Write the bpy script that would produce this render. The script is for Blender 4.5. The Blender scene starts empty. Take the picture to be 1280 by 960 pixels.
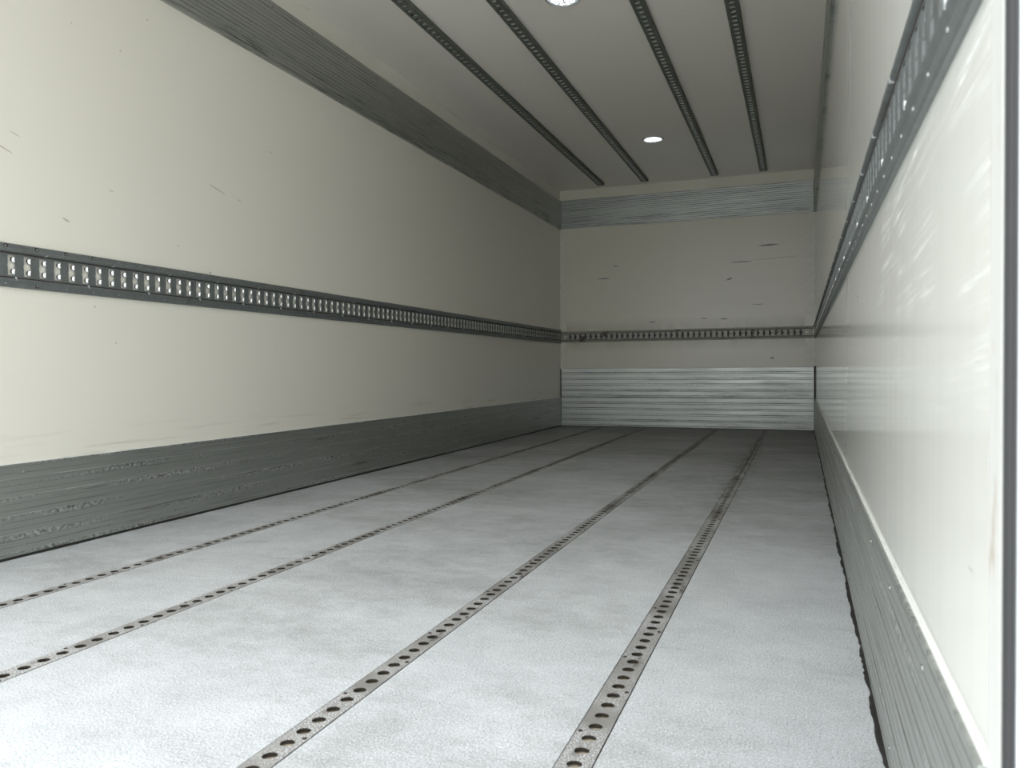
import bpy, math, random
from mathutils import Matrix, Vector

# ------------------------------------------------------------------ camera
W, L, H, Y0 = 2.46, 7.80, 2.42, 0.6065      # inner width, front wall, ceiling height, rear opening
scn = bpy.context.scene
COL = scn.collection
yaw, pitch, roll = math.radians(20.2025), math.radians(-1.045), math.radians(-0.3605)
fw = Vector((-math.sin(yaw)*math.cos(pitch), math.cos(yaw)*math.cos(pitch), math.sin(pitch)))
rt = Vector((math.cos(yaw), math.sin(yaw), 0)); up = rt.cross(fw)
rt2 = math.cos(roll)*rt + math.sin(roll)*up
up2 = -math.sin(roll)*rt + math.cos(roll)*up
cam = bpy.data.objects.new('camera', bpy.data.cameras.new('camera'))
COL.objects.link(cam)
M = Matrix((rt2, up2, -fw)).transposed().to_4x4()
M.translation = Vector((2.3324, 0.0, 0.5842))
cam.matrix_world = M
cam.data.sensor_width = 36
cam.data.lens = 980.66/1280*36
cam.data.clip_start = 0.02
cam.data.dof.use_dof = True
cam.data.dof.focus_distance = 4.0
cam.data.dof.aperture_fstop = 9.0
scn.camera = cam

# ------------------------------------------------------------------ sky, exposure
scn.view_settings.view_transform = 'Standard'
scn.view_settings.look = 'None'
scn.view_settings.gamma = 1
scn.view_settings.use_curve_mapping = False
scn.view_settings.exposure = 0.0
SKY = 5.8
LED = 70.0
w = bpy.data.worlds.new('overcast_sky'); scn.world = w
w.use_nodes = True
bg = w.node_tree.nodes['Background']
bg.inputs[0].default_value = (0.94, 0.98, 1.0, 1)
# standard overcast sky: three times as bright overhead as at the horizon
_n = w.node_tree.nodes; _l = w.node_tree.links
_tc = _n.new('ShaderNodeTexCoord'); _sp = _n.new('ShaderNodeSeparateXYZ')
_mr = _n.new('ShaderNodeMapRange'); _mr.inputs['To Min'].default_value = SKY/3; _mr.inputs['To Max'].default_value = SKY
_l.new(_tc.outputs['Generated'], _sp.inputs[0]); _l.new(_sp.outputs[2], _mr.inputs[0]); _l.new(_mr.outputs[0], bg.inputs[1])

rnd = random.Random(4)

# ------------------------------------------------------------------ node helpers
class G:
    def __init__(s, name):
        s.m = bpy.data.materials.new(name); s.m.use_nodes = True
        s.nt = s.m.node_tree; s.b = s.nt.nodes['Principled BSDF']
        s.co = s.nt.nodes.new('ShaderNodeTexCoord').outputs['Object']
    def put(s, sock, v):
        if isinstance(v, bpy.types.NodeSocket): s.nt.links.new(v, sock)
        elif isinstance(v, (tuple, list)):
            sock.default_value = tuple(v) + ((1,) if len(v) == 3 and len(sock.default_value) == 4 else ())
        else: sock.default_value = v
    def math(s, op, a, b=0.0, c=None):
        n = s.nt.nodes.new('ShaderNodeMath'); n.operation = op
        s.put(n.inputs[0], a); s.put(n.inputs[1], b)
        if c is not None: s.put(n.inputs[2], c)
        return n.outputs[0]
    def mul(s, a, b): return s.math('MULTIPLY', a, b)
    def add(s, a, b): return s.math('ADD', a, b)
    def mx(s, a, b): return s.math('MAXIMUM', a, b)
    def scale(s, sc, co=None, loc=(0, 0, 0)):
        n = s.nt.nodes.new('ShaderNodeMapping'); s.nt.links.new(co or s.co, n.inputs[0])
        n.inputs['Scale'].default_value = sc; n.inputs['Location'].default_value = loc
        return n.outputs[0]
    def noise(s, sc, scale=1.0, detail=2.0, rough=.5, loc=(0, 0, 0)):
        n = s.nt.nodes.new('ShaderNodeTexNoise')
        s.nt.links.new(s.scale(sc, loc=loc), n.inputs['Vector'])
        n.inputs['Scale'].default_value = scale; n.inputs['Detail'].default_value = detail
        n.inputs['Roughness'].default_value = rough
        return n.outputs[0]
    def step(s, v, lo, hi, a=0.0, b=1.0):
        n = s.nt.nodes.new('ShaderNodeMapRange'); s.put(n.inputs['Value'], v)
        n.inputs['From Min'].default_value = lo; n.inputs['From Max'].default_value = hi
        n.inputs['To Min'].default_value = a; n.inputs['To Max'].default_value = b
        return n.outputs[0]
    def mix(s, f, a, b):
        n = s.nt.nodes.new('ShaderNodeMix'); n.data_type = 'RGBA'
        s.put(n.inputs[0], f); s.put(n.inputs[6], a); s.put(n.inputs[7], b)
        return n.outputs[2]
    def xyz(s):
        n = s.nt.nodes.new('ShaderNodeSeparateXYZ'); s.nt.links.new(s.co, n.inputs[0])
        return n.outputs
    def bump(s, h, strength, dist):
        n = s.nt.nodes.new('ShaderNodeBump'); s.put(n.inputs['Height'], h)
        n.inputs['Strength'].default_value = strength; n.inputs['Distance'].default_value = dist
        s.nt.links.new(n.outputs[0], s.b.inputs['Normal'])
    def marks(s, u, v, lst):
        """soft-edged scuffs: (u0, v0, half length, half width, slope)"""
        tot = None
        wob = s.math('SUBTRACT', s.noise((22, 22, 60), 1, 3), .5)
        for (u0, v0, a, b, sl) in lst:
            du = s.math('SUBTRACT', u, u0)
            dv = s.math('SUBTRACT', s.math('SUBTRACT', v, v0), s.mul(du, sl))
            q = s.add(s.math('POWER', s.math('ABSOLUTE', s.mul(du, 1/a)), 2.0),
                      s.math('POWER', s.math('ABSOLUTE', s.mul(s.add(dv, s.mul(wob, b*1.2)), 1/b)), 2.0))
            r = s.step(q, 1.0, .45)
            tot = r if tot is None else s.mx(tot, r)
        return tot
    def out(s, color, rough=.5, metal=0.0, spec=.5):
        s.put(s.b.inputs['Base Color'], color); s.put(s.b.inputs['Roughness'], rough)
        s.put(s.b.inputs['Metallic'], metal); s.b.inputs['Specular IOR Level'].default_value = spec
        return s.m

CREAM = (.83, .80, .715)

def wall_mat(name, side):
    g = G(name); x, y, z = g.xyz()
    u = x if side == 'back' else y
    big = g.noise((.9, .9, .9), 1, 3)
    col = g.mix(g.mul(big, .35), CREAM if side != 'right' else (.79, .79, .735), (.80, .765, .665) if side != 'right' else (.77, .77, .715))
    sc = (5, 5, 55) if side != 'left' else (4, 4, 45)
    n = g.noise(sc, 1, 3, .6, (3, 1, 7))
    dash = g.mul(g.step(n, .735, .76), .55)
    col = g.mix(dash, col, (.20, .19, .17))
    spots = g.noise((30, 30, 30), 1, 1, .5, (8, 2, 0))
    col = g.mix(g.mul(g.step(spots, .80, .83), .5), col, (.22, .2, .17))
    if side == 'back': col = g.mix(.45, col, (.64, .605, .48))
    rough = .22
    if side == 'back':
        m = g.marks(u, z, [(2.05, 1.745, .105, .010, .02), (1.80, 1.60, .11, .006, .0), (1.69, 1.44, .03, .012, .3),
                           (.46, 1.50, .07, .006, 0), (.58, 1.62, .025, .006, 0), (2.12, 1.62, .25, .002, .04),
                           (.95, 1.05, .04, .006, 0), (1.64, 1.06, .04, .007, 0), (1.45, 1.07, .04, .005, 0),
                           (1.95, 1.19, .06, .004, 0), (2.08, .68, .02, .01, 0)])
        col = g.mix(g.mul(m, .7), col, (.08, .075, .06))
        # grime that hangs above and below the rail
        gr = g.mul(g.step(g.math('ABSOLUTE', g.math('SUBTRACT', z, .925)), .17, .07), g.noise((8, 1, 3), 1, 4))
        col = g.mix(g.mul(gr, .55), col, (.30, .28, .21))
    if side == 'left':
        m = g.marks(u, z, [(2.72, 1.36, .06, .003, -.25), (2.86, 1.34, .02, .002, -.2), (1.75, 1.29, .05, .003, -.35), (1.80, 1.34, .02, .002, -.3),
                           (1.98, 1.10, .016, .004, -.35), (2.67, 1.00, .008, .004, -.2)])
        col = g.mix(g.mul(m, .5), col, (.25, .2, .16))
        sm = g.mul(g.step(g.noise((2.5, 2.5, 45), 1, 4), .55, .7), g.step(z, .42, .31))
        col = g.mix(g.mul(sm, .35), col, (.36, .34, .28))
    if side == 'right':
        zone = g.mul(g.mul(g.step(y, 1.6, 1.2), g.step(z, .98, .84)), g.step(z, .53, .58))
        gap = g.step(g.noise((1, 2.2, 7), 1, 2, .5, (0, 3, 1)), .47, .60)
        zz = g.add(z, g.mul(y, .045))
        cmb = g.nt.nodes.new('ShaderNodeCombineXYZ'); g.put(cmb.inputs[1], y); g.put(cmb.inputs[2], zz)
        nn = g.nt.nodes.new('ShaderNodeTexNoise'); nn.inputs['Detail'].default_value = 6; nn.inputs['Roughness'].default_value = .7
        nn.inputs['Scale'].default_value = 1
        g.nt.links.new(g.scale((1, 3.2, 90), cmb.outputs[0]), nn.inputs['Vector'])
        st = g.mul(g.mul(g.step(nn.outputs[0], .47, .68), zone), gap)
        col = g.mix(g.mul(st, .9), col, (.97, .975, .97))
        sp = g.step(g.noise((34, 26, 60), 1, 2, .5, (1, 5, 2)), .785, .80)
        col = g.mix(sp, col, (.97, .97, .95))
        rough = g.add(.09, g.mul(st, .3))
    wv = g.add(g.noise((9, 9, .1), 1, 2, .5), g.mul(g.noise((.8, .8, .8), 1, 1), 1.2))
    g.bump(wv, .22 if side == 'right' else .2, .003)
    return g.out(col, rough)

def board_mat(name, tint=1.0, scuff=1.0, groove=.12, pale=1.0, lw=1.0, bands=(.286, .624), sf=190, low=0.0):
    """dull extruded aluminium, dark rubber streaks and pale rub marks running along the ribs"""
    g = G(name); x, y, z = g.xyz()
    base = g.mix(g.noise((1.2, 1, 14), 1, 3), (.39*tint, .405*tint, .385*tint), (.47*tint, .485*tint, .46*tint))
    ph = g.math('FRACT', g.math('DIVIDE', g.add(z, -.0193), .0577))
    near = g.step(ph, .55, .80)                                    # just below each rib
    band = lambda c, w_: g.step(g.math('ABSOLUTE', g.math('SUBTRACT', ph, c)), w_, w_*.6)
    gd = band(.93, .040*lw)
    for c_ in bands: gd = g.mx(gd, band(c_, .030*lw))
    base = g.mix(g.mul(gd, g.step(g.noise((2.2, 1, 11), 1, 4), .38, .6, groove*.35, groove)), base, (.05, .05, .045))
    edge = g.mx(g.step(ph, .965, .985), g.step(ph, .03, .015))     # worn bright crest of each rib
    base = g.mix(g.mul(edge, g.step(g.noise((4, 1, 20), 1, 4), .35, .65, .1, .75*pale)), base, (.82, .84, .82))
    streak = g.noise((2.6, 1, sf), 1, 5, .68)
    patch = g.step(g.noise((1.3, 1, 12), 1, 4, .65, (3, 0, 5)), .45, .58)
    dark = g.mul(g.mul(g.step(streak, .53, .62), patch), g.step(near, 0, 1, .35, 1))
    if low:                                                        # the lower edge has been rubbed hardest by the load
        lo = g.mul(g.mul(g.step(z, .125, .02, .25, 1), g.step(g.noise((1.9, 1, 150), 1, 5, .7, (4, 0, 9)), .50, .58)), g.step(g.noise((2.2, 1, 18), 1, 3, .6, (6, 0, 2)), .44, .56))
        dark = g.mx(dark, g.mul(lo, low))
    col = g.mix(g.mul(dark, .85*scuff), base, (.030, .030, .027))
    chat = g.noise((70, 1, 80), 1, 3, .7)
    patch2 = g.step(g.noise((1.6, 1, 13), 1, 4, .65, (9, 0, 1)), .47, .58)
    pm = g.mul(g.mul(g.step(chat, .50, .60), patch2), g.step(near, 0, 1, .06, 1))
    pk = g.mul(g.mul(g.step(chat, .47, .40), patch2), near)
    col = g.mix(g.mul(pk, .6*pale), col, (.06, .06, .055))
    col = g.mix(g.mul(pm, .7*pale), col, (.80, .82, .80))
    vert = g.mul(g.step(g.noise((26, 1, .8), 1, 2, .5, (2, 0, 0)), .68, .74), g.step(g.noise((60, 1, 80), 1, 3), .48, .56))
    col = g.mix(g.mul(vert, .5*pale), col, (.75, .77, .75))
    g.bump(g.noise((14, 1, 300), 1, 2), .12, .001)
    return g.out(col, g.step(g.noise((2, 1, 40), 1, 3), .3, .7, .34, .5), .82)

def steel_mat(name, col, rust=.25, rough=.45, metal=.7):
    g = G(name)
    n = g.noise((7, 7, 7), 1, 5, .65)
    c = g.mix(g.noise((60, 60, 60), 1, 3), tuple(v*.8 for v in col), tuple(v*1.2 for v in col))
    c = g.mix(g.mul(g.step(n, .58, .68), rust), c, (.07, .042, .028))
    return g.out(c, rough, metal)

def plain(name, col, rough=.5, metal=0.0):
    g = G(name)
    return g.out(g.mix(g.noise((25, 25, 25), 1, 3), tuple(v*.85 for v in col), tuple(min(1, v*1.12) for v in col)), rough, metal)

def floor_mat():
    g = G('gritty_floor_coating'); x, y, z = g.xyz()
    col = g.mix(g.step(g.noise((5, 6, 1), 1, 8, .82), .36, .62), (.415, .428, .44), (.53, .545, .558))
    # dirt: scuffed patches dragged crosswise, heavier towards the front wall where loads sit
    deep = g.step(y, 1.5, 7.6, 0, 1)
    fine = g.noise((8, 11, 1), 1, 9, .84, (7, 2, 0))
    d1 = g.add(g.mul(g.noise((1.1, 1.6, 1), 1, 3, .55), .5), g.mul(fine, .5))
    dirt = g.step(g.add(d1, g.mul(deep, .17)), .49, .68)
    col = g.mix(g.mul(dirt, .68), col, (.17, .165, .145))
    d2 = g.noise((3.2, 30, 1), 1, 5, .7, (4, 4, 0))
    col = g.mix(g.mul(g.step(g.add(d2, g.mul(deep, .09)), .62, .80), .40), col, (.13, .125, .11))
    # grease along the track nearest the right wall, far half
    dx = g.step(g.math('ABSOLUTE', g.math('SUBTRACT', x, 2.0185)), .085, .02)
    gz = g.mul(g.mul(dx, g.mul(g.step(y, 3.0, 4.0), g.step(y, 6.8, 5.6))), g.step(g.noise((22, 9, 1), 1, 4, .7), .46, .58))
    col = g.mix(g.mul(gz, .75), col, (.06, .05, .04))
    # grit
    sp = g.noise((300, 260, 1), 1, 3, .8)
    col = g.mix(g.step(sp, .54, .64, 0, .9), col, (.15, .155, .16))
    col = g.mix(g.step(sp, .45, .34, 0, .8), col, (.86, .88, .90))
    g.bump(sp, .5, .0015)
    return g.out(col, .62)

M_WL, M_WR, M_WB = wall_mat('cream_gelcoat_left', 'left'), wall_mat('cream_gelcoat_right', 'right'), wall_mat('cream_gelcoat_front', 'back')
def ceil_mat():
    g = G('ceiling_gelcoat')
    c = g.mix(g.noise((.8, .8, 1), 1, 3), (.88, .835, .775), (.85, .805, .745))
    c = g.mix(g.step(g.noise((22, 22, 1), 1, 2), .79, .82, 0, .5), c, (.3, .28, .24))
    g.bump(g.noise((1.5, .7, 1), 1, 1), .2, .004)
    return g.out(c, .2)
M_CEIL, M_FLOOR = ceil_mat(), floor_mat()
M_BOARD = board_mat('scuffed_aluminium')
M_BOARD_F = board_mat('scuffed_aluminium_bright', 1.08, 1.0, 1.0, pale=.5, low=.6, lw=1.5, bands=(.667,), sf=120)
M_BOARD_H = board_mat('streaked_aluminium_pale', .92, 1.0, .95, pale=.2, sf=110, low=.8, lw=1.4)
M_BOARD_T = board_mat('streaked_aluminium', 1.15, 1.0, .55, pale=.1, low=1.0)
M_STEEL = steel_mat('galvanised_steel', (.22, .24, .24), .35, .45, .6)
M_STEEL_F = steel_mat('dirty_galvanised_steel', (.38, .37, .32), .9, .5, .4)
M_LIP = plain('lug_metal_slot_highlight', (.75, .76, .75), .35, .5)  # silvery lug metal; on slot edges the pale colour is a painted highlight
M_TAB = plain('dark_slot_shade', (.06, .062, .06), .55, .3)  # shadow on the slot tab tips is held in this dark colour
M_GROOVE = plain('rusty_groove', (.045, .033, .028), .8)
M_CTR = steel_mat('dark_ceiling_steel', (.15, .165, .145), .2, .5, .4)
M_RIVET = plain('rivet_metal', (.34, .35, .34), .35, .8)
M_RUST = plain('rusty_ring', (.035, .018, .014), .7)
M_SEAL = plain('black_sealant', (.012, .011, .010), .6)
M_DARK = plain('black_joint', (.01, .01, .009), .7)
M_STRIP = plain('corner_strip_white', (.74, .72, .63), .25)
M_BEAD = plain('white_bead', (.82, .83, .80), .3)
M_SAND = plain('dust_in_track', (.40, .35, .27), .9)
M_RUBBER = plain('grey_rubber_seal', (.030, .030, .032), .55)
M_POST = plain('white_painted_steel', (.55, .57, .59), .35)
def track_mat():
    g = G('worn_floor_track'); x, y, z = g.xyz()
    sp = g.noise((330, 330, 1), 1, 2, .6)
    zone = g.step(g.noise((3, 3.2, 1), 1, 3, .6), .42, .56)
    c = g.mix(g.noise((12, 9, 1), 1, 4, .6), (.19, .18, .168), (.33, .32, .305))
    c = g.mix(g.mul(g.step(sp, .50, .58), g.mul(zone, .8)), c, (.82, .84, .86))
    d = g.step(g.add(g.noise((14, 5, 1), 1, 5, .7, (5, 5, 0)), g.step(y, 2.0, 6.0, 0, .20)), .56, .66)
    c = g.mix(g.mul(d, .7), c, (.075, .06, .048))
    c = g.mix(g.step(z, .0002, -.0003), c, (.030, .024, .018))
    g.bump(sp, .3, .001)
    return g.out(c, .5, .25)
M_TRACK = track_mat()
def cap_mat():
    g = G('white_edge_cap_rust_stained')
    r = g.step(g.noise((40, 40, 9), 1, 4, .6, (0, 0, 3.4)), .60, .70)
    return g.out(g.mix(g.mul(r, .8), (.66, .655, .63), (.36, .25, .13)), .35)
M_CAP = cap_mat()

# ------------------------------------------------------------------ mesh helpers
class MB:
    def __init__(s): s.v = []; s.f = []; s.smooth = []
    def quad(s, *pts, sm=False):
        i = len(s.v); s.v += [tuple(p) for p in pts]; s.f.append(tuple(range(i, i+len(pts)))); s.smooth.append(sm)
    def box(s, x0, y0, z0, x1, y1, z1):
        i = len(s.v)
        s.v += [(x, y, z) for z in (z0, z1) for y in (y0, y1) for x in (x0, x1)]
        for f in ((0, 2, 3, 1), (4, 5, 7, 6), (0, 1, 5, 4), (2, 6, 7, 3), (0, 4, 6, 2), (1, 3, 7, 5)):
            s.f.append(tuple(i+k for k in f)); s.smooth.append(False)
    def lathe(s, prof, n=16, cx=0, cy=0, cz=0, axis='z'):
        """rings of (radius, height) about the axis"""
        i = len(s.v)
        for (r, h) in prof:
            for k in range(n):
                a = 2*math.pi*k/n; p = (r*math.cos(a), r*math.sin(a))
                s.v.append((cx+p[0], cy+p[1], cz+h) if axis == 'z' else (cx+p[0], cy+h, cz+p[1]))
        for j in range(len(prof)-1):
            for k in range(n):
                a, b = i+j*n+k, i+j*n+(k+1) % n
                s.f.append((a, b, b+n, a+n)); s.smooth.append(True)
    def build(s, name, mat, parent=None, loc=None, rot=0):
        me = bpy.data.meshes.new(name); me.from_pydata(s.v, [], s.f); me.materials.append(mat)
        me.polygons.foreach_set('use_smooth', s.smooth)
        me.update()
        o = bpy.data.objects.new(name, me); COL.objects.link(o)
        if parent: o.parent = parent
        if loc: o.location = loc
        o.rotation_euler.z = rot
        return o
def tag(o, label, cat=None, group=None, kind=None):
    if label: o['label'] = label
    if cat: o['category'] = cat
    if group: o['group'] = group
    if kind: o['kind'] = kind
    return o
def thing(name, label, cat, loc, rot=0, group=None):
    o = bpy.data.objects.new(name, None); COL.objects.link(o)
    o.location = loc; o.rotation_euler.z = rot; o.empty_display_size = .1
    return tag(o, label, cat, group)
def copies(proto, parent, spots):
    """proto sits at spots[0]; the rest share its mesh"""
    for k, p in enumerate(spots):
        o = proto if k == 0 else proto.copy()
        if k: COL.objects.link(o)
        o.parent = parent; o.location = p

# ------------------------------------------------------------------ structure
T = .08
b = MB(); b.box(-T, Y0+.035, -.10, 0, L+T, H+T)
tag(b.build('wall_left', M_WL), 'long smooth cream side wall on the left', 'wall', kind='structure')
b = MB(); b.box(W, Y0+.035, -.10, W+T, L+T, H+T)
tag(b.build('wall_right', M_WR), 'glossy cream side wall close on the right, scratched near the opening', 'wall', kind='structure')
b = MB(); b.box(0, L, -.10, W, L+T, H+T)
tag(b.build('wall_back', M_WB), 'cream front wall at the far end of the cargo box', 'wall', kind='structure')
LAMPS = [(1.229, 3.767), (1.221, 6.321)]
LR = .084
# ceiling with round cut-outs for the two lamps
b = MB()
yc = Y0
for (lx, ly) in LAMPS:
    s = .15
    b.quad((0, yc, H), (0, ly-s, H), (W, ly-s, H), (W, yc, H))
    b.quad((0, ly-s, H), (0, ly+s, H), (lx-s, ly+s, H), (lx-s, ly-s, H))
    b.quad((lx+s, ly-s, H), (lx+s, ly+s, H), (W, ly+s, H), (W, ly-s, H))
    n = 32
    for k in range(n):
        P = []
        for a in (2*math.pi*k/n, 2*math.pi*(k+1)/n):
            c_, s_ = math.cos(a), math.sin(a); q = s/max(abs(c_), abs(s_))
            P.append(((lx+LR*c_, ly+LR*s_, H), (lx+q*c_, ly+q*s_, H)))
        b.quad(P[0][0], P[1][0], P[1][1], P[0][1])
        (ax, ay, _), (bx, by, _) = P[0][0], P[1][0]
        b.quad((ax, ay, H), (bx, by, H), (bx, by, H+.04), (ax, ay, H+.04))
    yc = ly+s
b.quad((0, yc, H), (0, L, H), (W, L, H), (W, yc, H))
b.box(0, Y0, H+.04, W, L, H+T)
tag(b.build('ceiling', M_CEIL), 'glossy off-white ceiling with four steel tracks', 'ceiling', kind='structure')

# floor: five boards with the four tracks let in between them
TR = [(.4455, .046, 1.098), (.8905, .046, 1.1125), (1.5765, .046, .980), (2.0185, .052, 1.1092)]
GAP = .0022
b = MB(); x = 0
edges = []
for (cx, wd, _) in TR: edges.append((x, cx-wd/2-GAP)); x = cx+wd/2+GAP
edges.append((x, W))
for (xa, xb) in edges: b.box(xa, Y0, -.045, xb, L, 0)
b.box(0, Y0, -.10, W, L, -.045)
tag(b.build('floor', M_FLOOR), 'light grey gritty cargo floor with four perforated tracks', 'floor', kind='structure')

# ------------------------------------------------------------------ floor tracks
PITCH, HR = .0431, .0120
def floor_track(cx, wd, ph, label):
    t = thing('floor_track', label, 'track', (cx, Y0, 0), 0, 'perforated tracks let into the floor')
    y0, y1 = Y0+.002, L-.004
    hw = wd/2; zt = .0006; zb = -.004
    b = MB(); n = 16
    k0 = math.ceil((y0+PITCH/2-ph)/PITCH)
    ys = []
    y = ph+k0*PITCH
    while y+PITCH/2 < y1: ys.append(y-Y0); y += PITCH
    a0, a1 = ys[0]-PITCH/2, ys[-1]+PITCH/2
    for yy in ys:
        s = PITCH/2
        for k in range(n):
            P = []
            for a in (2*math.pi*k/n, 2*math.pi*(k+1)/n):
                c_, s_ = math.cos(a), math.sin(a)
                q = min(hw/max(abs(c_), 1e-9), s/max(abs(s_), 1e-9))
                P.append((HR*c_, HR*s_, q*c_, q*s_))
            (i0, j0, o0, p0), (i1, j1, o1, p1) = P
            b.quad((i0, yy+j0, zt), (o0, yy+p0, zt), (o1, yy+p1, zt), (i1, yy+j1, zt))
            # corner filler when the outline turns a corner inside this wedge
            if (abs(abs(o0)-hw) < 1e-6) != (abs(abs(o1)-hw) < 1e-6):
                b.quad((o0, yy+p0, zt), (math.copysign(hw, o0+o1), yy+math.copysign(s, p0+p1), zt), (o1, yy+p1, zt))
            b.quad((i0, yy+j0, zt), (i1, yy+j1, zt), (i1, yy+j1, zb), (i0, yy+j0, zb), sm=True)
    for sx in (-1, 1):
        b.quad((sx*hw, a0, zt), (sx*hw, a1, zt), (sx*hw, a1, -.012), (sx*hw, a0, -.012))
    b.box(-hw, .0, -.012, hw, a0, zt); b.box(-hw, a1, -.012, hw, L-Y0, zt)
    b.build('perforated_plate', M_TRACK, t)
    c = MB(); c.box(-hw-.0015, 0, -.03, hw+.0015, L-Y0, -.0125)
    c.build('channel', M_DARK, t)
    c = MB(); st = 30
    r = random.Random(int(cx*1000))
    hs = [-.0098+.002*r.random() for _ in range(int((L-Y0)/.03)+2)]
    for k in range(len(hs)-1):
        ya, yb = k*.03, min((k+1)*.03, L-Y0-.001)
        if yb > ya: c.quad((-hw+.001, ya, hs[k]), (hw-.001, ya, hs[k]), (hw-.001, yb, hs[k+1]), (-hw+.001, yb, hs[k+1]), sm=True)
    c.build('packed_dust', M_SAND, t)
    # countersunk screws, alternating sides
    s_ = MB(); s_.lathe([(.0042, .0), (.0036, .0007), (.0001, .0007)], 10)
    sc = s_.build('screw', M_RUST, t)
    spots = []; y = a0+PITCH*1.5; side = 1
    while y < a1-.02:
        spots.append((side*(hw-.0062), y-.0 if True else y, zt)); side = -side; y += PITCH*4
    spots = [(px, a0+round((py-a0)/PITCH)*PITCH, pz) for px, py, pz in spots]
    copies(sc, t, spots)
for (cx, wd, ph), lab in zip(TR, ['perforated metal floor track nearest the left wall', 'second perforated floor track from the left wall',
                                  'third perforated floor track from the left, running to the lower middle of the photo',
                                  'perforated metal floor track nearest the right wall, dirtiest towards the far end']):
    floor_track(cx, wd, ph, lab)

# ------------------------------------------------------------------ extruded aluminium boards
RIBS = [.0193+.0577*k for k in range(5)]
def board_profile(h, d, grooves=(.0165, .036), gdp=.0010):
    """(z, protrusion) from bottom to top: ribs every 57.7 mm, fine grooves in between"""
    p = [(0, 0), (0, d*.7), (.002, d)]
    for k, r in enumerate(RIBS):
        if r+.004 > h: break
        p += [(r-.0016, d), (r-.0008, d+.0016), (r+.0008, d+.0016), (r+.0016, d)]
        for g in grooves:
            if r+g+.003 < h-.004:
                p += [(r+g-.0009, d), (r+g, d-gdp), (r+g+.0009, d)]
    p += [(h-.002, d), (h, d-.0005), (h, 0)]
    return p
def rivet_mesh(r=.0045, h=.0022, mat=None, name='rivet'):
    b = MB(); b.lathe([(r, 0), (r*.9, -h*.6), (r*.5, -h), (.0001, -h*1.05)], 10, axis='y')
    return b.build(name, mat or M_RIVET)
def board(name, label, cat, loc, rot, length, h, d, mat, group, riv=.31, off=.1, **kw):
    t = thing(name, label, cat, loc, rot, group)
    b = MB(); p = board_profile(h, d, **kw)
    for (z0, d0), (z1, d1) in zip(p, p[1:]):
        b.quad((0, -d0, z0), (length, -d0, z0), (length, -d1, z1), (0, -d1, z1))
    for x, fl in ((0, 1), (length, -1)):
        pts = [(x, -dd, zz) for zz, dd in p]
        b.quad(*(pts if fl < 0 else pts[::-1]))
    b.build('ribbed_board', mat, t)
    if cat == 'kick board' and length > 4:
        b = MB(); b.box(0, -d*.45, h-.0002, length, -.0002, h+.0022)
        b.build('top_bead', M_BEAD, t)
    pr = rivet_mesh()
    spots = []; x = off
    while x < length-.02:
        spots += [(x, -d, .0365), (x, -d, h-.028)]; x += riv
    copies(pr, t, spots)
    return t
HALF = math.pi/2
LY = Y0+.037; LEN = L-LY-.014
DK, DB = .0075, .0155
KG = 'ribbed aluminium kick boards along the bottom of the walls'
BG = 'ribbed aluminium boards along the top of the walls'
# y of rivets measured 1.807 + k*.32
off = (1.807-LY) % .32
board('kick_board', 'long grey ribbed aluminium kick board at the foot of the left wall', 'kick board', (0, LY, .0), HALF, LEN, .296, DK, M_BOARD, KG, .32, off)
board('kick_board', 'ribbed aluminium kick board at the foot of the right wall with a bright top edge', 'kick board', (W, L-.014, .0), -HALF, LEN, .296, DK, M_BOARD, KG, .32, .15)
board('kick_board', 'lower of two stacked pale aluminium kick boards on the far wall', 'kick board', (.010, L, .004), 0, W-.022, .2955, .010, M_BOARD_F, KG, .312, .2, grooves=(.0385,), gdp=.003)
board('kick_board', 'upper of two stacked pale aluminium kick boards on the far wall', 'kick board', (.010, L, .3035), 0, W-.022, .2875, .010, M_BOARD_F, KG, .312, .2, grooves=(.0385,), gdp=.003)
board('header_board', 'dark ribbed aluminium board high on the left wall below the ceiling', 'wall board', (0, LY, 2.026), HALF, LEN, .286, DB, M_BOARD_T, BG, .32, off)
board('header_board', 'ribbed aluminium board high on the right wall, seen almost edge-on', 'wall board', (W, L-.014, 2.026), -HALF, LEN, .286, DB, M_BOARD_T, BG, .32, .15)
board('header_board', 'pale ribbed aluminium board across the top of the far wall', 'wall board', (.016, L, 2.0275), 0, W-.034, .290, .010, M_BOARD_H, BG, .3115, .34, gdp=.002)

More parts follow.
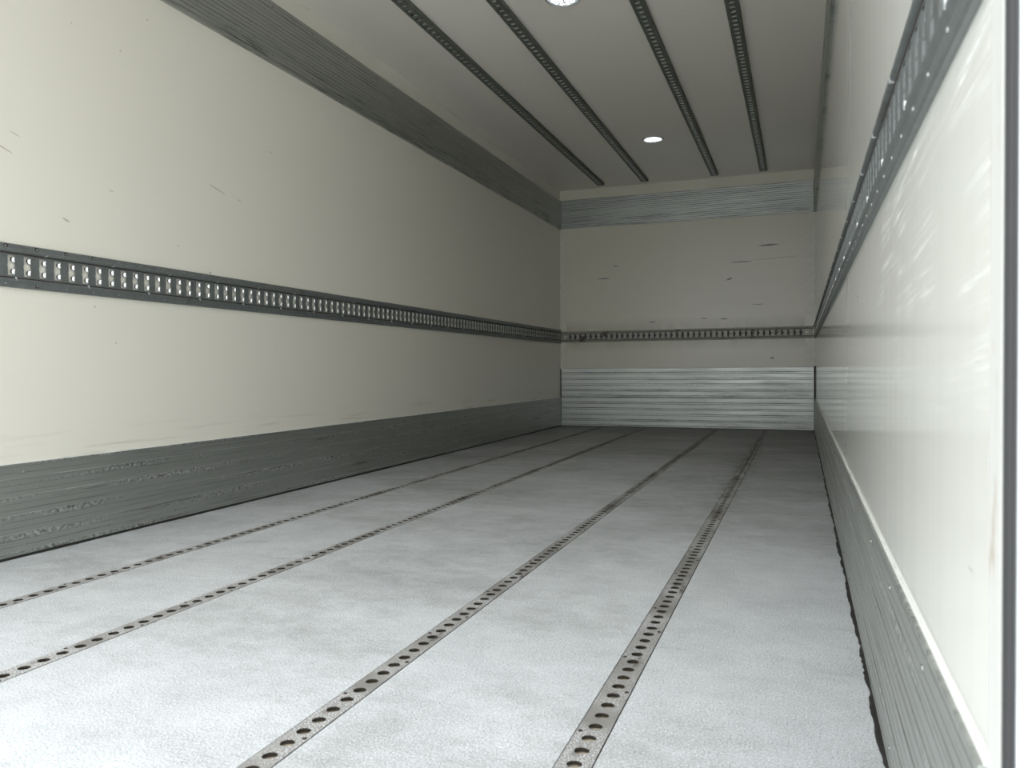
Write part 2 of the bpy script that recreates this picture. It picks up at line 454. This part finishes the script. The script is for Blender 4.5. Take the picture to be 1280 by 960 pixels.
# ------------------------------------------------------------------ slotted lashing rails
SP = .0543
def rail(label, loc, rot, length, h, mat, group, phase, rusty=(), dark_slots=False, rphase=0.0):
    """profile: flange - rolled bead - recessed slotted web - bead - flange"""
    t = thing('lashing_rail', label, 'rail', loc, rot, group)
    k = h/.1375
    fl = [(0, 0), (0, .0070), (.002, .0100), (.014, .0115), (.0195, .0150), (.0235, .0165), (.0268, .0155), (.0282, .0125), (.0290, .0060), (.0305, .0060), (.0310, .0085)]
    for up_ in (0, 1):
        b = MB(); pts = [(z*k, d) for z, d in fl]
        if up_: pts = [(h-z, d) for z, d in pts][::-1]
        for (z0, d0), (z1, d1) in zip(pts, pts[1:]):
            b.quad((0, -d0, z0), (length, -d0, z0), (length, -d1, z1), (0, -d1, z1), sm=False)
        for x in (0, length): b.quad(*[(x, -dd, zz) for zz, dd in pts])
        b.build('flange', mat, t)
    # slotted web
    zb, zt = .031*k, h-.031*k
    zm = h/2; sh = .0315*k; dw = .0085
    rows = [-1, -.97, -.80, -.60, -.38, -.25, -.12, .0, .12, .25, .38, .60, .80, .97, 1]
    def xl(q): return -.0026*max(0, 1-abs(q+.02)/.14) + (.0016 if abs(q) > .98 else 0)
    def xr(q):
        a = abs(q)
        return .0232 + (.0018 if a < .2 else 0) - (.0028 if a > .98 else .0) - .0022*max(0, 1-abs(a-.62)/.3)
    b = MB(); lip = MB(); tab = MB()
    x = phase % SP
    if x > SP-.0245-.003: x -= SP
    xs = []
    while x+.0265 < length-.002:
        if x > .004: xs.append(x)
        x += SP
    prev = 0
    for i, xx in enumerate(xs):
        x0 = prev; x1 = xx+.0265+.0005 if i < len(xs)-1 else length
        b.quad((x0, -dw, zb), (x1, -dw, zb), (x1, -dw, zm-sh), (x0, -dw, zm-sh))
        b.quad((x0, -dw, zm+sh), (x1, -dw, zm+sh), (x1, -dw, zt), (x0, -dw, zt))
        for qa, qb in zip(rows, rows[1:]):
            za, zc = zm+qa*sh, zm+qb*sh
            la, lb, ra, rb = xx+xl(qa), xx+xl(qb), xx+xr(qa), xx+xr(qb)
            b.quad((x0, -dw, za), (la, -dw, za), (lb, -dw, zc), (x0, -dw, zc))
            b.quad((ra, -dw, za), (x1, -dw, za), (x1, -dw, zc), (rb, -dw, zc))
            qm = (qa+qb)/2
            b.quad((la, -dw, za), (la, -dw+.003, za), (lb, -dw+.003, zc), (lb, -dw, zc))
            if .25 < abs(qm) < .97:
                pass
            else:
                b.quad((ra, -dw, za), (ra, -dw+.003, za), (rb, -dw+.003, zc), (rb, -dw, zc))
        for s in (-1, 1):
            # turned-in tab on the far slot edge; root highlight and tip shadow are painted
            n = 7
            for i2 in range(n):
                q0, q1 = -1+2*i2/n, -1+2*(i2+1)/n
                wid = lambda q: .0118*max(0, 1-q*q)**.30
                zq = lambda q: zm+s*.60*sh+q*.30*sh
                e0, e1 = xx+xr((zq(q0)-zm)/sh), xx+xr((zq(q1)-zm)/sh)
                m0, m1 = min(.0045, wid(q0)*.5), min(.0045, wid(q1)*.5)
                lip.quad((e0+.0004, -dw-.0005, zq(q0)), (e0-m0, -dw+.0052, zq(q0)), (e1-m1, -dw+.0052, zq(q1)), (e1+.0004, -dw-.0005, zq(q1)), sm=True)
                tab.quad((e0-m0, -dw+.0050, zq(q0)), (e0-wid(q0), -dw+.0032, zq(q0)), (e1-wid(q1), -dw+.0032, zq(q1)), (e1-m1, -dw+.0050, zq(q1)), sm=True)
        prev = x1
    b.build('slotted_web', mat, t)
    lo = lip.build('slot_edge_highlight', M_LIP, t); lo['kind'] = 'stuff'
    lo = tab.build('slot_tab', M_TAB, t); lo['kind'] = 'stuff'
    g_ = MB()
    for z0, z1 in ((.0287*k, .0325*k), (h-.0325*k, h-.0287*k)): g_.box(0, -.0090, z0, length, -.0055, z1)
    g_.build('rusty_groove', M_GROOVE, t)
    if dark_slots:
        g_ = MB(); g_.box(0, -.0012, .02*k, length, -.0001, h-.02*k); g_.build('slot_darkening_strip', M_TAB, t)  # dark strip added behind the slots so they read dark inside
    # rivets on both flanges
    rp = .1076
    spots = []; x = rphase % rp
    while x < length-.01:
        spots += [(x, -.0112, h-.0095*k), (x, -.0112, .0105*k)]; x += rp
    pr = rivet_mesh(.0034, .0018)
    copies(pr, t, spots)
    if rusty:
        rr = MB(); rr.lathe([(.0034, -.0004), (.0066, -.0006), (.0070, 0)], 12, axis='y')
        ro = rr.build('rust_ring', M_RUST)
        copies(ro, t, [(rx, -.0110, h-.0095*k if top else .0105*k) for rx, top in rusty])
    # bright pressed lugs where web and flange meet
    c = MB()
    c.v = [(-.006, -.0168, -.003), (-.0035, -.0172, -.003), (.006, -.0172, .003), (.0035, -.0168, .003),
           (-.006, -.010, -.003), (-.0035, -.010, -.003), (.006, -.010, .003), (.0035, -.010, .003)]
    c.f = [(0, 1, 2, 3), (0, 4, 5, 1), (1, 5, 6, 2), (2, 6, 7, 3), (3, 7, 4, 0)]; c.smooth = [False]*5
    co = c.build('pressed_lug', M_LIP)
    sp = []; x = (rphase+.137) % .2685
    while x < length-.02: sp.append((x, 0, h-.0265*k)); x += .2685
    copies(co, t, sp)
    c2 = co.copy(); COL.objects.link(c2); c2.rotation_euler.y = -math.radians(65); c2.scale = (.8, .98, .8)
    sp = []; x = (rphase+.031) % .2685
    while x < length-.02: sp.append((x, 0, .0265*k)); x += .2685
    copies(c2, t, sp)
    return t
RG = 'slotted steel lashing rails at mid height on the walls'
rail('long slotted steel lashing rail along the left wall', (0, LY, .8531), HALF, LEN+.012, .1375, M_STEEL, RG,
     (1.7625-.0) - LY, [(1.7545-LY, 1), (1.8606-LY, 1), (1.9685-LY, 1), (2.076-LY, 1), (1.8606-LY, 0)], rphase=1.7545-LY)
rail('slotted steel lashing rail along the right wall, running up towards the camera', (W, L-.002, .8575), -HALF, LEN+.012, .1375, M_STEEL, RG, .03, rphase=.05)
rail('short grimy slotted lashing rail across the far wall', (.012, L, .8600), 0, W-.030, .1135, M_STEEL_F, RG, .03, rphase=.06, dark_slots=True)

# ------------------------------------------------------------------ ceiling tracks
CT = [.478, .9126, 1.5705, 2.0094]
def ceiling_track(cx, label):
    y0, y1 = Y0+.06, 7.625
    t = thing('ceiling_track', label, 'track', (cx, y0, H), 0, 'slotted steel tracks on the ceiling')
    Lg = y1-y0; hw = .0340; zc = -.022
    b = MB()
    # hat section: two flanges on the ceiling side walls, slotted web hanging below
    prof = [(-hw, 0), (-hw, -.018), (-hw+.003, zc), (-.0185, zc)]
    for s in (1, -1):
        pp = [(s*a, z) for a, z in prof]
        for (xa, za), (xb, zb) in zip(pp, pp[1:]):
            b.quad((xa, 0, za), (xa, Lg, za), (xb, Lg, zb), (xb, 0, zb))
    for y in (0, Lg):
        b.quad((-hw, y, 0), (-hw, y, -.018), (-hw+.003, y, zc), (hw-.003, y, zc), (hw, y, -.018), (hw, y, 0))
    lip = MB()
    p = .0543; y = .0; sw = .0185
    while y < Lg:
        ye = min(y+p, Lg)
        if ye-y < p-1e-6:
            b.quad((-sw, y, zc), (-sw, ye, zc), (sw, ye, zc), (sw, y, zc)); break
        ya, yb = y+.015, y+.037
        b.quad((-sw, y, zc), (-sw, ya, zc), (sw, ya, zc), (sw, y, zc))
        b.quad((-sw, yb, zc), (-sw, ye, zc), (sw, ye, zc), (sw, yb, zc))
        b.quad((-sw, ya, zc), (-sw, yb, zc), (-.014, yb, zc), (-.014, ya, zc))
        b.quad((sw, ya, zc), (sw, yb, zc), (.014, yb, zc), (.014, ya, zc))
        # far edge of each slot turned up; its caught light is in the colour
        lip.quad((-.011, yb, zc-.0004), (.011, yb, zc-.0004), (.011, yb-.001, zc+.007), (-.011, yb-.001, zc+.007))
        y = ye
    b.build('slotted_channel', M_CTR, t)
    lo = lip.build('slot_tab', plain('slot_edge_lit', (.38, .39, .37), .4, .5) if 'slot_edge_lit' not in bpy.data.materials else bpy.data.materials['slot_edge_lit'], t); lo['kind'] = 'stuff'
    r = MB(); r.lathe([(.0035, 0), (.0030, -.0015), (.0001, -.002)], 8)
    ro = r.build('rivet', M_RIVET)
    sp = [(s*.026, .12+.5*k, zc) for k in range(int(Lg/.5)) for s in (-1, 1)]
    copies(ro, t, sp)
for cx, lab in zip(CT, ['slotted ceiling track nearest the left wall', 'second slotted ceiling track from the left wall',
                        'slotted ceiling track just right of the round lamps', 'slotted ceiling track nearest the right wall']):
    ceiling_track(cx, lab)

# ------------------------------------------------------------------ ceiling lamps
def emis(name, col, st):
    m = bpy.data.materials.new(name); m.use_nodes = True; nt = m.node_tree
    e = nt.nodes.new('ShaderNodeEmission'); e.inputs[0].default_value = (*col, 1); e.inputs[1].default_value = st
    nt.links.new(e.outputs[0], nt.nodes['Material Output'].inputs[0]); return m
M_LED = emis('led_chip', (.93, .97, 1.0), LED)
M_BEZ = plain('lamp_bezel_grey', (.45, .46, .46), .35, .3)
M_REFL = plain('lamp_reflector', (.85, .86, .87), .25, .3)
def lens_mat():
    m = bpy.data.materials.new('clear_lamp_lens'); m.use_nodes = True; nt = m.node_tree
    tr = nt.nodes.new('ShaderNodeBsdfTransparent'); gl = nt.nodes.new('ShaderNodeBsdfGlossy'); gl.inputs['Roughness'].default_value = .1
    mx = nt.nodes.new('ShaderNodeMixShader'); mx.inputs[0].default_value = .06
    nt.links.new(tr.outputs[0], mx.inputs[1]); nt.links.new(gl.outputs[0], mx.inputs[2])
    nt.links.new(mx.outputs[0], nt.nodes['Material Output'].inputs[0]); return m
M_LENS = lens_mat()
def lamp(x, y, label):
    t = thing('ceiling_lamp', label, 'lamp', (x, y, H), 0, 'round LED lamps in the ceiling')
    b = MB(); b.lathe([(LR-.001, .004), (LR+.005, 0), (LR+.005, -.003), (LR-.001, -.006), (LR-.005, -.004), (LR-.005, .006)], 40)
    b.build('bezel', M_BEZ, t)
    b = MB(); b.lathe([(LR-.005, .006), (LR-.006, .012), (.0001, .012)], 40)
    b.build('housing', M_REFL, t)
    b = MB(); b.lathe([(LR-.005, -.004), (LR*.6, -.008), (LR*.3, -.0095), (.0001, -.010)], 40)
    b.build('lens', M_LENS, t)
    spots = [(0, 0, 0)]
    for r, n, a0 in ((.030, 6, .2), (.058, 12, .4)):
        spots += [(r*math.cos(a0+2*math.pi*k/n), r*math.sin(a0+2*math.pi*k/n), 0) for k in range(n)]
    c = MB(); c.lathe([(.0125, -.002), (.0110, .0020), (.0060, .0100)], 12)
    co = c.build('reflector_cup', M_REFL); copies(co, t, spots)
    d = MB(); d.v = [(.0055*math.cos(2*math.pi*k/10), .0055*math.sin(2*math.pi*k/10), .0085) for k in range(10)]
    d.f = [tuple(range(10))[::-1]]; d.smooth = [False]
    do = d.build('led_chip', M_LED); copies(do, t, spots)
lamp(*LAMPS[0], 'lit round LED lamp cut off by the top of the photo')
lamp(*LAMPS[1], 'lit round LED lamp in the ceiling near the far wall')

# ------------------------------------------------------------------ corner strips and joints
b = MB(); b.box(.0005, L-.003, .592, .067, L, 2.026)
tag(b.build('trim_1', M_STRIP), 'narrow pale vertical corner strip at the left end of the far wall', 'trim', kind='structure')
b = MB(); b.box(2.369, L-.003, .592, W-.0005, L, 2.026)
tag(b.build('trim_2', M_STRIP), 'narrow pale vertical corner strip at the right end of the far wall', 'trim', kind='structure')
def sealant(name, label, x0, sgn, width, rough, y0=Y0+.01, y1=L-.012, seed=1):
    r = random.Random(seed); b = MB(); n = 360; pw = None
    for k in range(n+1):
        y = y0+(y1-y0)*(k/n)**1.6
        a = math.sin(y*9+seed)*.3+math.sin(y*23+1)*.25+math.sin(y*47+2)*.2+(r.random()-.5)*.7
        wd = width*(1+rough*a); hh = .0032*(1+.5*rough*a)
        if pw: 
            yp, wp, hp = pw
            A = [(x0, yp, 0.0002), (x0, yp, hp+.003), (x0+sgn*wp*.5, yp, hp), (x0+sgn*wp, yp, 0.0002)]
            B = [(x0, y, 0.0002), (x0, y, hh+.003), (x0+sgn*wd*.5, y, hh), (x0+sgn*wd, y, 0.0002)]
            for i in range(3): b.quad(A[i], A[i+1], B[i+1], B[i])
            b.quad(A[3], A[0], B[0], B[3])
        pw = (y, wd, hh)
    return tag(b.build(name, M_SEAL), label, 'sealant', kind='structure')
sealant('trim_3', 'black sealant bead where the floor meets the left kick board', DK, 1, .013, .25, seed=3)
sealant('trim_4', 'lumpy black sealant bead where the floor meets the right kick board', W-DK, -1, .0068, .75, seed=8)
b = MB(); b.box(.010, L-.022, .0002, W-.012, L-.0115, .006)
tag(b.build('trim_5', M_SEAL), 'black sealant line at the foot of the far wall', 'sealant', kind='structure')
b = MB(); b.box(.0005, L-.013, .0002, .0095, L, .592); 
tag(b.build('trim_6', M_DARK), 'black upright joint beside the far kick boards, left corner', 'sealant', kind='structure')
b = MB(); b.box(W-.0115, L-.013, .0002, W-.0005, L, .60)
tag(b.build('trim_7', M_DARK), 'black upright joint beside the far kick boards, right corner', 'sealant', kind='structure')
b = MB(); b.box(.0005, L-.013, 2.026, .0155, L, 2.318)
tag(b.build('trim_8', M_DARK), 'black upright joint at the left end of the far top board', 'sealant', kind='structure')
b = MB(); b.box(W-.0175, L-.013, 2.026, W-.0005, L, 2.318)
tag(b.build('trim_9', M_DARK), 'black upright joint at the right end of the far top board', 'sealant', kind='structure')
b = MB(); b.box(.011, L-.009, .2998, W-.013, L, .3032)
tag(b.build('trim_10', M_DARK), 'black joint between the two far kick boards', 'sealant', kind='structure')

# ------------------------------------------------------------------ rear door frame
for side, (nm1, nm2) in (('right', ('trim_11', 'trim_12')), ('left', ('trim_13', 'trim_14'))):
    mir = (lambda x: x) if side == 'right' else (lambda x: W-x)
    def bx(b, xa, xb, *r):
        xa, xb = sorted((mir(xa), mir(xb))); b.box(xa, r[0], r[2], xb, r[1], r[3])
    b = MB(); bx(b, W-.0015, W+.0062, Y0, Y0+.0345, -.1, H+T)
    tag(b.build(nm1, M_CAP), 'white edge cap with brown rust stains on the %s wall end' % side, 'trim', kind='structure')
    b = MB(); bx(b, W+.0068, W+.10, Y0-.006, Y0+.034, -.1, H+T)
    tag(b.build(nm2, M_POST), 'pale painted rear frame post beside the %s wall' % side, 'frame', kind='structure')
    t = thing('door_seal', 'dark rubber door seal between the %s wall end and the frame post' % side, 'seal', (mir(W+.0031), Y0-.008, -.05), 0, 'rubber door seals')
    b = MB(); n = 8; pts = []
    hw = .0035
    pts = [(-hw, .0075), (-hw, .002), (-hw*.6, 0), (hw*.6, 0), (hw, .002), (hw, .0075)]
    for (xa, ya), (xb, yb) in zip(pts, pts[1:]):
        b.quad((xa, ya, 0), (xb, yb, 0), (xb, yb, H+.08), (xa, ya, H+.08), sm=True)
    b.build('seal_lip', M_RUBBER, t)
    b = MB()
    for s in (-1, 1): b.box(s*.0014-.0004, -.0008, 0, s*.0014+.0004, .001, H+.08)
    b.build('seal_rib', M_RUBBER, t)
# unseen yard ground below the cargo floor, pale to bounce light up
b = MB(); b.box(-30, -40, -1.30, 30, Y0+.5, -1.20)
tag(b.build('ground', plain('yard_pale_concrete', (.55, .55, .53), .9)), 'grey yard ground outside the rear opening', 'ground', kind='structure')
